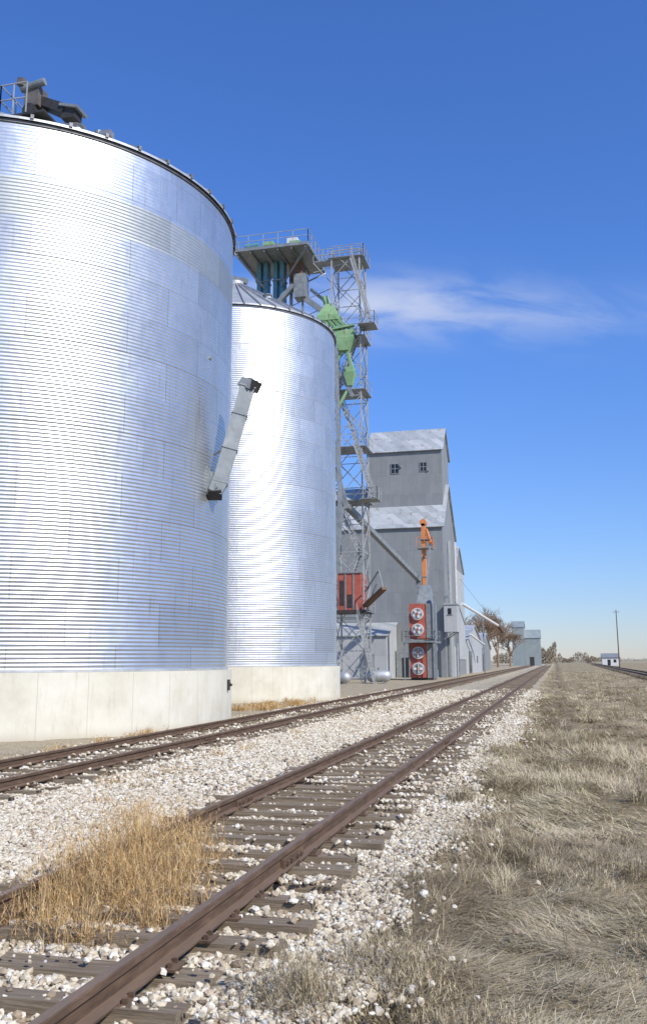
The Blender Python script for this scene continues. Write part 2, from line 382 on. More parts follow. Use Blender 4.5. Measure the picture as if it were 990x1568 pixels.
def stones(n,y0,y1,r0,r1):
    y=rng.uniform(y0,y1,int(n*3)); x=rng.uniform(-10.5,-.1,int(n*3))
    ok=(x>-.8*y-1.2)
    ex=edge_x(y); ok&=(x<ex-.02+.1*rng.normal(size=len(x)))|(rng.random(len(x))<.10*np.exp(-np.maximum(0,x-ex)/.2))
    ok&=(x>-10.1)|(rng.random(len(x))<.15)
    for T,ty in((T1,ty1),(T2,ty2)):
        ins=np.abs(x-T)<1.27
        idx=np.clip(np.searchsorted(ty,y),1,len(ty)-1); dd=np.minimum(np.abs(y-ty[idx]),np.abs(y-ty[idx-1]))
        cov=.07+.45*(vnoise(x*1.3,y*1.3,77)>.6)
        ok&=~(ins&(dd<.12)&(rng.random(len(x))>cov))
        ok&=~(np.abs(np.abs(x-T)-.7525)<.06)
    x,y=x[ok][:n],y[ok][:n]; n=len(x)
    bv,bf=ico(); var=np.stack([bv*(1+rng.uniform(-.28,.22,(12,1)))for _ in range(10)])
    P=var[rng.integers(0,10,n)]
    r=r0+(r1-r0)*rng.random(n)**2.2
    P=P*(r[:,None]*rng.uniform(.65,1.25,(n,3)))[:,None,:]
    P=np.einsum('nij,nkj->nki',rand_rot(n),P); P[...,2]*=.8
    ont=np.zeros(n)
    for T,ty in((T1,ty1),(T2,ty2)):
        idx=np.clip(np.searchsorted(ty,y),1,len(ty)-1); dd=np.minimum(np.abs(y-ty[idx]),np.abs(y-ty[idx-1]))
        ont=np.maximum(ont,(np.abs(x-T)<1.3)*(dd<.11)*TIETOP)
    z=np.maximum(height(x,y)+r*rng.uniform(-.1,.7,n),ont+r*.4*(ont>0))
    P=P+np.stack([x,y,z],1)[:,None,:]
    f=(bf[None]+12*np.arange(n)[:,None,None]).reshape(-1,3)
    return P.reshape(-1,3),f,np.repeat(rng.random(n),12)
parts=[stones(50000,3.6,13,.014,.038),stones(40000,13,32,.022,.047),stones(12000,32,60,.04,.07)]
off=0;A=[];B=[];C=[]
for v,f,r in parts: A.append(v);B.append(f+off);C.append(r);off+=len(v)
stone_m=attr_mat('limestone_ballast',[(0,(.22,.17,.12)),(.08,(.38,.30,.21)),(.3,(.56,.48,.345)),(.6,(.68,.61,.465)),(.88,(.76,.705,.58)),(1,(.80,.77,.69))],.9,nz=30)
npmesh('gravel_ballast',np.concatenate(A),np.concatenate(B),stone_m,np.concatenate(C))

# ------------------------------------------------------------------ grass
def blades(x,y,z,az,L,lean,bend,w,rnd):
    n=len(x); s=np.array([0,.34,.68,1.0]); P=np.zeros((n,4,3)); P[:,0]=np.stack([x,y,z],1)
    for k in range(1,4):
        t=lean+bend*(s[k]+s[k-1])/2; ds=L*(s[k]-s[k-1])
        P[:,k,0]=P[:,k-1,0]+np.cos(az)*np.sin(t)*ds; P[:,k,1]=P[:,k-1,1]+np.sin(az)*np.sin(t)*ds; P[:,k,2]=P[:,k-1,2]+np.cos(t)*ds
    wa=az+rng.normal(0,.5,n)
    W=np.stack([-np.sin(wa),np.cos(wa),np.zeros(n)],1)*w[:,None]/2
    v=np.stack([P[:,0]-W,P[:,0]+W,P[:,1]-W*.9,P[:,1]+W*.9,P[:,2]-W*.6,P[:,2]+W*.6,P[:,3]],1).reshape(-1,3)
    f=np.array([(0,1,3),(0,3,2),(2,3,5),(2,5,4),(4,5,6)])
    return v,(f[None]+7*np.arange(n)[:,None,None]).reshape(-1,3),np.repeat(rnd,7)
def grass(n,y0,y1,L0,L1,w0,xmax,upf=.12):
    m=int(n*2.8); y=rng.uniform(y0,y1,m); x=rng.uniform(-2.2,1,m); x=-2.2+(x+2.2)/3.2*(xmax(y)+2.2)
    ex=edge_x(y)
    den=vnoise(x*1.3,y*.9,21)*.6+vnoise(x*3.7,y*3.7,22)*.4
    ok=(x>ex+.15*rng.normal(size=m))&(rng.random(m)<sm(den,.34,.66)*(.6+.4*sm(x-ex,0,.7))+.09)
    ok|=(x>ex-.5)&(rng.random(m)<.03)
    x,y,den=x[ok][:n],y[ok][:n],den[ok][:n]; n=len(x)
    az=vnoise(x*.8,y*.8,31)*8+rng.normal(0,.8,n)
    big=vnoise(x*.55,y*.4,41)
    up=rng.random(n)<upf*(big>.5)+.03
    lean=np.where(up,rng.uniform(.2,.9,n),rng.uniform(1.1,1.5,n)); bend=np.where(up,rng.uniform(.1,.7,n),rng.uniform(.0,.35,n))
    L=rng.uniform(L0,L1,n)*(.55+.8*big)
    patch=vnoise(x*.6,y*.4,51)*.6+vnoise(x*2.2,y*2.2,52)*.4
    rnd=np.clip(.5+1.4*(patch-.5)+rng.normal(0,.2,n),0,1)
    return blades(x,y,height(x,y)+rng.uniform(0,.04,n),az,L,lean,bend,w0*rng.uniform(.6,1.4,n),rnd)
def tufts(nt_,y0,y1,per,L0,L1,w0,sl):
    yy=y0+(y1-y0)*rng.random(nt_); xx=-1.15+rng.random(nt_)*(1.6+sl*yy)
    keep=vnoise(xx*.5,yy*.3,91)>.38; yy=yy[keep]; xx=xx[keep]; nt_=len(xx)
    n=nt_*per; ti=np.repeat(np.arange(nt_),per); a=rng.random(n)*6.28; q=np.abs(rng.normal(0,.07,n))
    x=xx[ti]+np.cos(a)*q; y=yy[ti]+np.sin(a)*q
    pref=rng.random(nt_)*6.28; az=pref[ti]+rng.normal(0,1.0,n)
    s=rng.uniform(.5,1.25,nt_)[ti]
    lean=rng.uniform(.35,1.25,n); bend=rng.uniform(.3,1.1,n)
    rnd=np.clip(.2+.65*rng.random(nt_)[ti]+rng.normal(0,.15,n),0,1)
    return blades(x,y,height(x,y),az,rng.uniform(L0,L1,n)*s,lean,bend,w0*rng.uniform(.6,1.4,n),rnd)
parts=[grass(72000,4,11,.08,.30,.0042,lambda y:.12*y+1.0),grass(48000,11,26,.10,.32,.008,lambda y:.12*y+1.5),grass(28000,26,70,.12,.32,.018,lambda y:.13*y+3),grass(9000,70,170,.15,.35,.04,lambda y:.1*y+4),
 tufts(150,4.2,11,140,.14,.34,.0042,.12),tufts(260,11,26,65,.14,.32,.008,.11),tufts(320,26,75,20,.16,.32,.02,.11)]
off=0;A=[];B=[];C=[]
for v,f,r in parts: A.append(v);B.append(f+off);C.append(r);off+=len(v)
grass_m=attr_mat('dry_straw_grass',[(0,(.17,.13,.08)),(.3,(.33,.265,.165)),(.6,(.50,.415,.265)),(.85,(.65,.56,.38)),(1,(.44,.40,.23))],.8)
npmesh('dry_grass',np.concatenate(A),np.concatenate(B),grass_m,np.concatenate(C))
weed_m=attr_mat('dry_weed_stems',[(0,(.32,.18,.07)),(.4,(.54,.35,.15)),(.8,(.68,.50,.25)),(1,(.75,.62,.38))],.8)
def weeds(name,clumps,mat=weed_m):
    A=[];B=[];C=[];off=0
    for cx,cy,r,n,hgt,w in clumps:
        a=rng.random(n)*6.28; q=np.abs(rng.normal(0,.5,n))*r; x=cx+np.cos(a)*q; y=cy+np.sin(a)*q*1.1
        z=np.asarray(height(x,y)); hh=hgt*rng.uniform(.3,1.1,n)*np.clip(1.15-.5*q/r,.3,1)
        lean=np.abs(rng.normal(.32,.38,n)); bend=rng.normal(.3,.6,n)
        az=a+rng.normal(0,.9,n)
        v,f,rr=blades(x,y,z,az,hh,lean,bend,w*rng.uniform(.5,1.2,n),rng.random(n)); A.append(v);B.append(f+off);C.append(rr);off+=len(v)
        tips=v.reshape(-1,7,3); k=n*4; src=rng.integers(0,n,k); lv=rng.choice([2,4,4,6],k)
        bp=tips[src,lv]; 
        v,f,rr=blades(bp[:,0],bp[:,1],bp[:,2],rng.random(k)*6.28,rng.uniform(.03,.13,k)*hgt/.6,rng.uniform(.2,1.5,k),rng.uniform(-.6,.9,k),w*1.1*rng.uniform(.5,1.5,k),rng.random(k)*.8); A.append(v);B.append(f+off);C.append(rr);off+=len(v)
    return npmesh(name,np.concatenate(A),np.concatenate(B),mat,np.concatenate(C))
rw=random.Random(5); cl=[]
for cx,cy,h,n in((-3.1,5.9,.40,200),(-3.5,6.05,.46,260),(-2.85,6.35,.40,200),(-3.2,6.6,.58,330),(-3.6,6.6,.62,330),(-2.95,6.95,.5,240),(-3.4,7.2,.68,330),(-3.75,7.35,.74,330),(-3.15,7.55,.6,280),(-3.65,8.0,.76,320),(-3.3,8.35,.55,220),(-4.0,8.6,.66,240),(-3.85,9.4,.48,160),(-4.6,9.8,.3,90),(-5.0,10.6,.25,70)):
    cl.append((cx,cy,.30,n,h,.0037))
weeds('dry_weeds',cl)
cl=[]
for k in range(34):
    yy=5+16*rw.random()**1.3; xx=-1.3+rw.random()**1.5*(1.2+.12*yy+.8)
    cl.append((xx,yy,.22+.1*rw.random(),int(130+120*rw.random()),.16+.16*rw.random(),.0035+.0002*yy))
cl+=[(-1.45,5.3,.4,600,.30,.0038),(-1.0,5.9,.4,600,.32,.0038),(-.6,5.2,.4,400,.28,.0038)]
weeds('dry_weeds',cl,grass_m)
cl=[]
for k in range(24):
    cl.append((-10.7-random.random()*1.6,33+random.random()*11,.6,100,.26,.018))
for k in range(14): cl.append((-10.2+random.random()*.3,14+random.random()*12,.35,60,.22,.012))
for k in range(22): cl.append((-5.9+random.uniform(-.8,.8),11+k*2.0+random.random(),.35,50,.18,.010))
weeds('dry_weeds',cl)

# ------------------------------------------------------------------ silos
def silo(C,R,zc,ze,zp,mat,smooth_above=None,ampl=.0085):
    e=empty('grain_silo',(C[0],C[1],0)); nt_=200
    zz=[];rr=[]; pitch=.102; step=pitch/8; z=zc
    while z<ze:
        amp=ampl if (smooth_above is None or z<smooth_above) else ampl*.5
        zz.append(z); rr.append(R+amp*math.sin(2*math.pi*z/pitch)+(.004 if int(z/1.12)%2 else 0)); z+=step
    zz.append(ze); rr.append(R); zz=np.array(zz); rr=np.array(rr)
    th=np.linspace(0,2*np.pi,nt_,endpoint=False)
    v=np.stack([np.outer(rr,np.cos(th)),np.outer(rr,np.sin(th)),np.repeat(zz[:,None],nt_,1)],2).reshape(-1,3)
    i,j=np.meshgrid(np.arange(nt_),np.arange(len(zz)-1)); i=i.ravel();j=j.ravel()
    f=np.stack([j*nt_+i,j*nt_+(i+1)%nt_,(j+1)*nt_+(i+1)%nt_,(j+1)*nt_+i],1)
    npmesh('corrugated_wall',v,f,mat,smooth=True,parent=e)
    L=V((C[0],C[1],0)); c=V((C[0],C[1],0))
    mb=MB(); mb.tube(c+V((0,0,-.3)),c+V((0,0,zc)),R+.16,m=0,n=120); 
    o=mb.obj('concrete_base',[M['conc']],e,L)
    mb=MB(); mb.tube(c+V((0,0,zc+.005)),c+V((0,0,zc+.07)),R+.04,m=0,n=120)
    mb.obj('base_flashing',[M['galv']],e,L)
    mb=MB(); n=120; vs=[];prof=[(R+.10,ze-.02),(R+.10,ze+.05),(R+.0,ze+.08),(.55,zp-.1),(.55,zp+.15),(.0,zp+.2)]
    for r,z in prof:
        for k in range(n): t=2*math.pi*k/n; vs.append((C[0]+r*math.cos(t),C[1]+r*math.sin(t),z))
    fs=[(a*n+k,a*n+(k+1)%n,(a+1)*n+(k+1)%n,(a+1)*n+k) for a in range(len(prof)-1) for k in range(n)]
    mb.add(vs,fs,0)
    for k in range(44):
        t=2*math.pi*k/44; d=V((math.cos(t),math.sin(t),0))
        mb.beam(c+d*(R+.1)+V((0,0,ze+.09)),c+d*.6+V((0,0,zp-.05)),.05,.07,0)
        mb.box(c+d*(R+.09)+V((0,0,ze+.08)),(.09,.09,.12),1,rz=t)
    mb.tube(c+V((0,0,ze-.10)),c+V((0,0,ze-.02)),R+.035,m=1,n=120,cap=False)
    for k in range(6):
        t=2*math.pi*k/6+.35; d=V((math.cos(t),math.sin(t),0)); p=c+d*(R*.62)+V((0,0,ze+(zp-ze)*.38))
        mb.tube(p,p+V((0,0,.3)),.18,m=0,n=12); mb.tube(p+V((0,0,.3)),p+V((0,0,.4)),.28,.1,m=0,n=12)
    mb.obj('conical_roof',[M['galv'],M['rim']],e,L)
    return e,L
S1=(-16.66,25.55); R1=6.94
e1,L1=silo(S1,R1,1.6,16.1,20.0,M['silo1'],14.45,.0060)
S2=(-16.0,44.5); R2=5.4
e2,L2=silo(S2,R2,1.6,18.8,22.0,M['silo2'],None,.0038)
mb=MB(); px,py,pz=S1[0]+.35,S1[1],19.9
mb.bx(px-1.1,px+.6,py-.9,py+.9,pz+.1,pz+.18,1)
mb.railing([(px-1.1,py-.9,pz+.18),(px-1.1,py+.9,pz+.18)],1.15,.035,3,.9)
mb.railing([(px-1.1,py-.9,pz+.18),(px-.1,py-.9,pz+.18)],1.15,.035,3,.5)
mb.box((px-.25,py-.1,pz+1.15),(.55,.6,.75),0); mb.tube((px-.65,py-.4,pz+1.45),(px+.25,py-.4,pz+1.6),.13,m=2,n=12)
mb.tube((px-.3,py-.45,pz+.6),(px-.3,py+.35,pz+.6),.25,m=1,n=14)
mb.beam((px-.3,py,pz+1.2),(px+.95,py,pz+.55),.4,.3,1,.6,.35)
mb.beam((px+.8,py,pz+.7),(px+1.5,py,pz+.5),.7,.10,2); mb.box((px+1.1,py,pz+.4),(.5,.5,.4),1)
for a in(-.8,-.5,.1): mb.beam((px+a,py-.3,pz+.1),(px+a*.6,py,pz+1.3),.06,.06,0)
mb.beam((px-.6,py-.5,pz+1.5),(px-.55,py-.5,pz+1.75),.25,.25,0)
mb.obj('roof_conveyor_head',[M['grime'],M['dark'],M['galvd'],M['steel']],e1,L1)
mb=MB(); mb.tube((px+2.0,py+.3,19.0),(px+2.0,py+.3,19.75),.13,m=0); mb.box((px+2.35,py+.2,19.5),(.4,.3,.22),0)
mb.obj('roof_vent_boxes',[M['galvd']],e1,L1)
mb=MB(); a=V((-9.45,25.15,7.0)); b=V((-8.7,25.45,10.05))
mb.beam(a,b,.50,.44,0); d=(b-a).normalized()
for q in(.05,1.1,2.2,3.1): p=a+d*q; mb.beam(p,p+d*.04,.55,.49,0)
mb.beam(b-d*.05,b+V((.10,-.03,.22)),.52,.46,0,.44,.34); mb.beam(b+V((.06,-.02,.1)),b+V((.32,-.06,-.04)),.40,.32,1)
mb.beam(a+d*.15,a+V((-.12,-.05,-.25)),.54,.48,0,.5,.4); mb.beam(a+V((-.10,-.05,-.2)),a+V((-.06,-.2,-.36)),.40,.34,1)
mb.beam(V((-10.0,25.1,7.3)),a+V((0,0,.05)),.4,.45,0); mb.beam(V((-10.0,24.95,7.5)),V((-9.6,24.9,6.75)),.06,.5,0)
mb.beam(V((-9.9,25.4,7.9)),a+d*1.3,.05,.05,0)
mb.obj('unloading_spout',[M['galvd'],M['dark']],e1,L1)
mb=MB(); t=math.radians(9); p=V((S1[0]+(R1+.18)*math.cos(t),S1[1]+(R1+.18)*math.sin(t),0))
mb.box(p+V((0,0,1.15)),(.10,.14,.32),0,rz=t); mb.tube(p+V((.02,0,1.2)),p+V((.12,-.03,1.14)),.04,m=0)
mb.obj('base_outlet',[M['dark']],e1,L1)
t=math.radians(-5); p=V((S1[0]+R1*math.cos(t),S1[1]+R1*math.sin(t),10.9)); d=V((math.cos(t),math.sin(t),0))
mb=MB(); mb.tube(p-d*.02,p+d*.05,.055,m=0); mb.obj('probe_port',[M['galvd']],e1,L1)
mb=MB(); mb.box((S2[0],S2[1],22.25),(.5,.5,.35),0); mb.beam((S2[0]-.6,S2[1],22.6),(S2[0]+.7,S2[1],22.2),.3,.25,0)
mb.obj('roof_fill_cap',[M['galvd']],e2,L2)

# ------------------------------------------------------------------ elevator leg tower
te=empty('bucket_elevator_tower',(-16.8,78,0)); LT=V((-16.8,78,0))
mb=MB(); mb.lattice(-18.2,-15.6,76.6,79.4,-.1,39.0,2.8,.12,0,.06)
mb.obj('lattice_tower',[M['steel']],te,LT)
mb=MB()
for z in(6.0,15.6,20.4,25.6,30.6,38.3):
    mb.bx(-18.5,-15.2,76.4,79.6,z-.06,z,1)
    mb.railing([(-18.5,76.4,z),(-15.2,76.4,z),(-15.2,79.6,z)],1.05,.04,0,1.1)
for a,b in(((-16.2,75.9,37.6),(-14.5,75.9,31.4)),((-16.1,75.9,20.4),(-14.5,75.9,15.6)),((-16.0,75.9,5.6),(-14.6,75.9,0))):
    mb.stair(b,a,.75,0)
for z in(31.3,15.5): mb.bx(-15.6,-14.1,75.4,77.4,z-.06,z,1); mb.railing([(-15.3,75.4,z),(-14.1,75.4,z),(-14.1,77.4,z)],1.05,.04,0,.7)
for a,b in(((-17.9,77.2,25.6),(-16,77.2,30.5)),((-16,77.2,20.5),(-17.9,77.2,25.5)),((-17.9,77.2,6),(-16,77.2,10.8)),((-16,77.2,10.8),(-17.9,77.2,15.4))): mb.stair(a,b,.7,0)
mb.bx(-20.0,-15.4,76.9,78.1,38.2,38.3,1); mb.railing([(-20,76.9,38.3),(-15.4,76.9,38.3)],1.1,.045,0,.8); mb.railing([(-20,78.1,38.3),(-15.4,78.1,38.3),(-15.2,76.9,38.3)],1.1,.045,0,.8)
mb.beam((-20,76.9,38.15),(-18.3,76.9,36),.08,.08,0); mb.beam((-20,76.9,37.2),(-15.5,76.9,38.1),.06,.06,0)
mb.obj('stairs_and_landings',[M['steel'],M['galvd']],te,LT)
mb=MB(); x0,x1,y0,y1,z=-27.0,-19.9,74.6,81.2,39.3
mb.bx(x0,x1,y0,y1,z-.28,z,2)
for xx in np.linspace(x0+.3,x1-.3,6): mb.beam((xx,y0+.1,z-.4),(xx,y1-.1,z-.4),.12,.22,2)
for xx,yy in((x0,y0),(x0,y1),(x1,y0),(x1,y1)):
    mb.beam((xx,yy,z-.3),(-24+(.8 if xx>-24 else -.8),77.9+(.7 if yy>78 else -.7),z-3.0),.14,.14,2)
mb.railing([(x0,y1,z),(x0,y0,z),(x1,y0,z),(x1,y1,z),(x0,y1,z)],1.2,.05,0,1.2)
mb.obj('head_platform',[M['steel'],M['teal'],M['galvd']],te,LT)
mb=MB()
for cx in(-25.1,-23.5):
    for dx in(-.33,.33): mb.bx(cx+dx-.19,cx+dx+.19,77.3,78.3,0,z-.3,0)
    mb.bx(cx-.65,cx+.65,77.1,78.5,z,z+.85,0); mb.tube((cx,77.1,z+.85),(cx,78.5,z+.85),.55,m=0,n=16)
    for zz_ in np.arange(4,38,3.0): mb.bx(cx-.6,cx+.6,77.2,78.4,zz_,zz_+.09,1)
mb.bx(-22.3,-21.3,76,77.4,z,z+1.2,2); mb.tube((-26.2,75.6,z+.5),(-24.9,75.6,z+.5),.35,m=0,n=14); mb.bx(-24.3,-23.4,75.2,76.2,z,z+.7,3)
mb.bx(-21.9,-20.9,75.4,76.2,z,z+.6,3)
mb.obj('bucket_elevator_legs',[M['teal'],M['galvd'],M['white'],M['green']],te,LT)
mb=MB()
mb.bx(-22.4,-21.2,77.2,78.6,36.2,38.6,1); mb.bx(-21.9,-20.8,76.9,78.2,35.0,37.3,0)
mb.beam((-25.2,76.9,32.6),(-21.9,76.9,36.2),.45,.4,0)
mb.beam((-21.2,77.5,35.2),(-18.6,77.3,33.0),.55,.5,0); mb.beam((-20.5,77.9,36),(-18,77.7,33.6),.3,.3,0)
mb.beam((-22.3,77.5,36),(-22.3,77.5,28),.25,.25,0); mb.beam((-21.2,77.5,35),(-21.2,77.5,28),.18,.18,0)
for zz_ in np.arange(28,36,1.6): mb.beam((-22.3,77.5,zz_),(-18.3,77.5,zz_+1.4),.06,.06,0)
mb.beam((-17.7,76.0,30),(-17.0,74.0,14.2),.3,.3,0)
mb.beam((-17.0,74.0,14.6),(-17.75,74.0,7.6),.62,.5,0)
mb.beam((-16.9,76.3,15.0),(-13.6,96.0,10.2),.45,.45,0); mb.beam((-18,76.2,28),(-16.2,76.2,24.8),.3,.3,0)
mb.beam((-17.9,76.3,18.5),(-16.9,76.3,14.8),.4,.4,0); mb.beam((-18.4,76.2,22),(-17.4,76.2,17.5),.3,.3,0)
mb.beam((-15.4,76.2,6.4),(-13.4,74.2,7.7),.5,.25,1); mb.beam((-15.4,76.2,7.6),(-13.9,74.6,9.2),.1,.1,0); mb.beam((-13.9,74.6,9.2),(-13.5,74.2,7.8),.05,.05,0); mb.beam((-15.5,76.5,5.8),(-14.2,75.2,8.2),.08,.08,0)
mb.obj('grain_spouting',[M['galvd'],M['rusty']],te,LT)
mb=MB()
def frus(mb,c,z0,z1,a0,b0,a1,b1,m):
    vs=[(c[0]+i*a0,c[1]+j*b0,z0) for i,j in((-1,-1),(1,-1),(1,1),(-1,1))]+[(c[0]+i*a1,c[1]+j*b1,z1) for i,j in((-1,-1),(1,-1),(1,1),(-1,1))]
    mb.add(vs,[(3,2,1,0),(4,5,6,7),(0,1,5,4),(1,2,6,5),(2,3,7,6),(3,0,4,7)],m)
frus(mb,(-18.5,77.0),32.7,33.9,1.0,.8,.35,.35,0); frus(mb,(-18.5,77.0),32.2,32.7,1.0,.8,1.0,.8,0)
mb.tube((-18.7,77.1,33.8),(-19.0,77.2,34.8),.3,m=0)
for q in range(5): mb.beam((-19.3+q*.42,76.4,32.25),(-18.8+q*.6,76.1,31.0),.26,.24,0)
mb.bx(-18.9,-16.1,75.9,76.9,30.3,31.0,0); mb.beam((-19.0,76,31.0),(-16.0,76,31.35),.5,.12,0)
frus(mb,(-17.0,76.3),29.1,30.25,.4,.4,.95,.55,0)
mb.beam((-17.2,76.3,29.2),(-18.3,76.3,27.0),.26,.26,0); mb.beam((-16.8,76.3,29.2),(-16.2,76.2,27.2),.24,.24,0)
frus(mb,(-16.5,76.2),25.8,27.0,.22,.22,.5,.5,0); mb.beam((-16.5,76.2,25.8),(-17.6,76.2,23.9),.22,.22,0); mb.bx(-16.8,-16.1,75.85,76.5,27.0,27.5,0)
mb.obj('grain_distributor',[M['green']],te,LT)
mb=MB(); mb.bx(-17.75,-15.75,76.2,78.6,6.1,9.2,0)
for xx in(-17.1,-16.4): mb.bx(xx-.06,xx+.06,76.15,76.2,6.1,9.2,2)
mb.bx(-17.6,-17.25,76.17,76.2,6.5,8.6,1); mb.bx(-16.95,-16.55,76.17,76.2,6.3,7.4,1); mb.bx(-17.8,-15.7,76.1,78.7,9.2,9.32,2); mb.bx(-18.3,-15.3,75.6,78.9,5.85,6.05,1)
mb.obj('grain_cleaner',[M['red'],M['dark'],M['galvd']],te,LT)

# ------------------------------------------------------------------ grain elevator building
ge=empty('grain_elevator_building',(-20,112,0)); LG=V((-20,112,0))
def gable(mb,x0,x1,y0,y1,z0,ze,zr,ov,mw,mr):
    mb.bx(x0,x1,y0,y1,z0,ze,mw); ym=(y0+y1)/2
    for x,s in((x0,-1),(x1,1)):
        mb.slab([(x,y0,ze),(x,y1,ze),(x,ym,zr)] if s<0 else [(x-.02,y0,ze),(x-.02,y1,ze),(x-.02,ym,zr)],.02,mw)
    sl=(zr-ze)/(ym-y0)
    mb.slab([(x0-ov,y0-ov,ze-ov*sl+.03),(x1+ov,y0-ov,ze-ov*sl+.03),(x1+ov,ym,zr+.03),(x0-ov,ym,zr+.03)],.10,mr)
    mb.slab([(x1+ov,y1+ov,ze-ov*sl+.03),(x0-ov,y1+ov,ze-ov*sl+.03),(x0-ov,ym,zr+.03),(x1+ov,ym,zr+.03)],.10,mr)
mb=MB(); gable(mb,-30,-12.05,105,118.6,-.2,17.2,23.2,.25,0,1); mb.obj('main_house',[M['wall'],M['roof']],ge,LG)
mb=MB(); gable(mb,-21.3,-12.25,108.2,115.4,18.9,27.1,30.4,.25,0,1); mb.obj('cupola',[M['wall'],M['roof']],ge,LG)
mb=MB()
def win(mb,x,y,z,w,h):
    mb.bx(x-w/2,x+w/2,y-.03,y+.01,z-h/2,z+h/2,0)
    for a in(-w/2,0,w/2): mb.bx(x+a-.04,x+a+.04,y-.08,y-.031,z-h/2-.04,z+h/2+.04,1)
    for b in(-h/2,0,h/2): mb.bx(x-w/2,x+w/2,y-.075,y-.032,z+b-.035,z+b+.035,1)
win(mb,-17.95,108.2,24.9,.95,1.2); win(mb,-14.45,108.2,24.95,.8,1.1)
mb.bx(-17.3,-17.1,107.95,108.18,25.0,25.4,2); mb.bx(-14.1,-13.8,108.05,108.18,24.4,24.8,2)
mb.obj('windows',[M['glass'],M['galvd'],M['galvd']],ge,LG)
mb=MB(); gable(mb,-24,-12.2,118.7,130,-.2,13.8,17.0,.2,0,1)
mb.bx(-12.19,-12.12,118.9,129.8,2,13.6,2); mb.obj('rear_annex',[M['wall'],M['roof'],M['wall2']],ge,LG)
mb=MB()
mb.bx(-28,-17.6,98,104.95,-.2,4.4,0); mb.slab([(-28.2,97.8,4.45),(-17.4,97.8,4.45),(-17.4,104.9,6.1),(-28.2,104.9,6.1)],.1,1)
mb.slab([(-17.62,98,4.4),(-17.62,104.9,4.4),(-17.62,104.9,6.05)],.02,0)
mb.bx(-20.4,-18.9,97.94,97.99,0,2.6,2)
mb.obj('front_lean_to',[M['wall2'],M['roof'],M['galvd']],ge,LG)
mb=MB(); mb.bx(-17.5,-14.6,103.6,104.9,-.2,3.0,1); mb.bx(-16.8,-15.6,103.55,103.59,0,2.2,2)
mb.bx(-11.95,-10.5,103.3,106.2,5.0,8.0,0); mb.slab([(-12.0,103.2,8.003),(-10.4,103.2,8.003),(-10.4,106.3,8.003),(-12,106.3,8.003)],.12,0)
mb.bx(-11.5,-11.1,103.27,103.298,6.9,7.6,2); mb.bx(-11.6,-11.0,103.24,103.269,6.82,6.9,1)
for y in(103.6,106): mb.beam((-10.7,y,5),(-10.7,y,0),.14,.14,1); mb.beam((-12,y,4.2),(-10.8,y,5),.1,.1,1)
mb.bx(-12.04,-11.8,107,108.6,0,4.5,1); mb.bx(-12.04,-11.7,111,114,0,3.5,0); mb.bx(-12.04,-11.9,116,117,4,9,2)
mb.beam((-11.8,109.8,0),(-11.8,109.8,16),.25,.25,0); mb.beam((-11.9,117.5,0),(-11.9,117.5,16.8),.2,.2,3)
mb.beam((-12.0,105.2,9),(-11.6,105.2,9),.3,.3,1); mb.beam((-11.55,105.4,8.2),(-11.55,105.4,14.5),.16,.16,1)
mb.obj('side_fittings',[M['wall2'],M['galvd'],M['glass'],M['white']],ge,LG)
mb=MB(); mb.tube((-11.7,122,9.2),(-8.3,141,7.0),.2,m=0); mb.tube((-8.3,141,7.0),(-7.8,143.5,6.1),.3,.2,m=1); mb.beam((-11.9,122,12.5),(-8.6,139.5,7.3),.03,.03,2)
mb.tube((-11.6,131,5.5),(-10.4,140,4.2),.15,m=0); mb.beam((-10.4,140,0),(-10.4,140,8.2),.2,.2,2)
mb.obj('loading_boom',[M['white'],M['rusty'],M['galvd']],ge,LG)

# dryer
de=empty('grain_dryer',(-12.65,90,0)); LD=V((-12.9,90,0))
mb=MB()
for z0,z1 in((.25,3.5),(3.95,7.3)):
    mb.bx(-13.95,-12.2,89,93,z0,z1,0); mb.bx(-12.19,-11.7,89.2,92.8,z0,z1,3)
    for xx in(-13.98,-12.2): mb.bx(xx-.06,xx+.06,88.93,88.998,z0,z1,3)
    for zz_ in(z0+.85,z0+2.35):
        c=V((-13.1,88.99,zz_)); mb.tube(c,c+V((0,-.25,0)),.58,m=1,n=22); mb.tube(c+V((0,-.25,0)),c+V((0,-.28,0)),.50,m=3,n=22)
        for k in range(4):
            t=k*math.pi/2+.5+zz_; q=c+V((0,-.31,0)); mb.beam(q,q+V((.44*math.cos(t),0,.44*math.sin(t))),.03,.24,1)
        mb.tube(c+V((0,-.28,0)),c+V((0,-.40,0)),.13,m=0,n=10)
mb.bx(-14.5,-11.4,87.9,93.2,3.55,3.7,3); mb.railing([(-14.5,93,3.7),(-14.5,87.9,3.7),(-11.4,87.9,3.7),(-11.4,93,3.7)],1,.04,3,1.2)
frus(mb,(-12.5,91),7.3,9.2,.75,1.6,.45,.6,3)
for xx in(-14.3,-11.5): mb.beam((xx,88.1,0),(xx,88.1,3.6),.1,.1,3)
mb.bx(-13.9,-11.9,89.2,92.8,-.1,.25,2); mb.bx(-11.69,-11.5,89.5,92,1,2.8,2); mb.beam((-11.45,89.1,.2),(-11.45,89.1,8.2),.22,.22,3)
ob=mb.obj('dryer_body',[M['red'],M['white'],M['dark'],M['galvd']],None,LD); ob.parent=de; ob.location=(0,0,0)
mb=MB(); mb.bx(-13.35,-12.95,96.0,96.8,4,16.2,0); mb.tube((-13.15,96,16.3),(-13.15,96.8,16.3),.38,m=0,n=14); mb.bx(-13.45,-12.5,95.8,97,14.4,14.5,1)
mb.railing([(-13.8,95.6,13.6),(-12.2,95.6,13.6),(-12.2,97.2,13.6)],1.1,.05,0,.7); mb.bx(-13.8,-12.2,95.6,97.2,13.5,13.6,1)
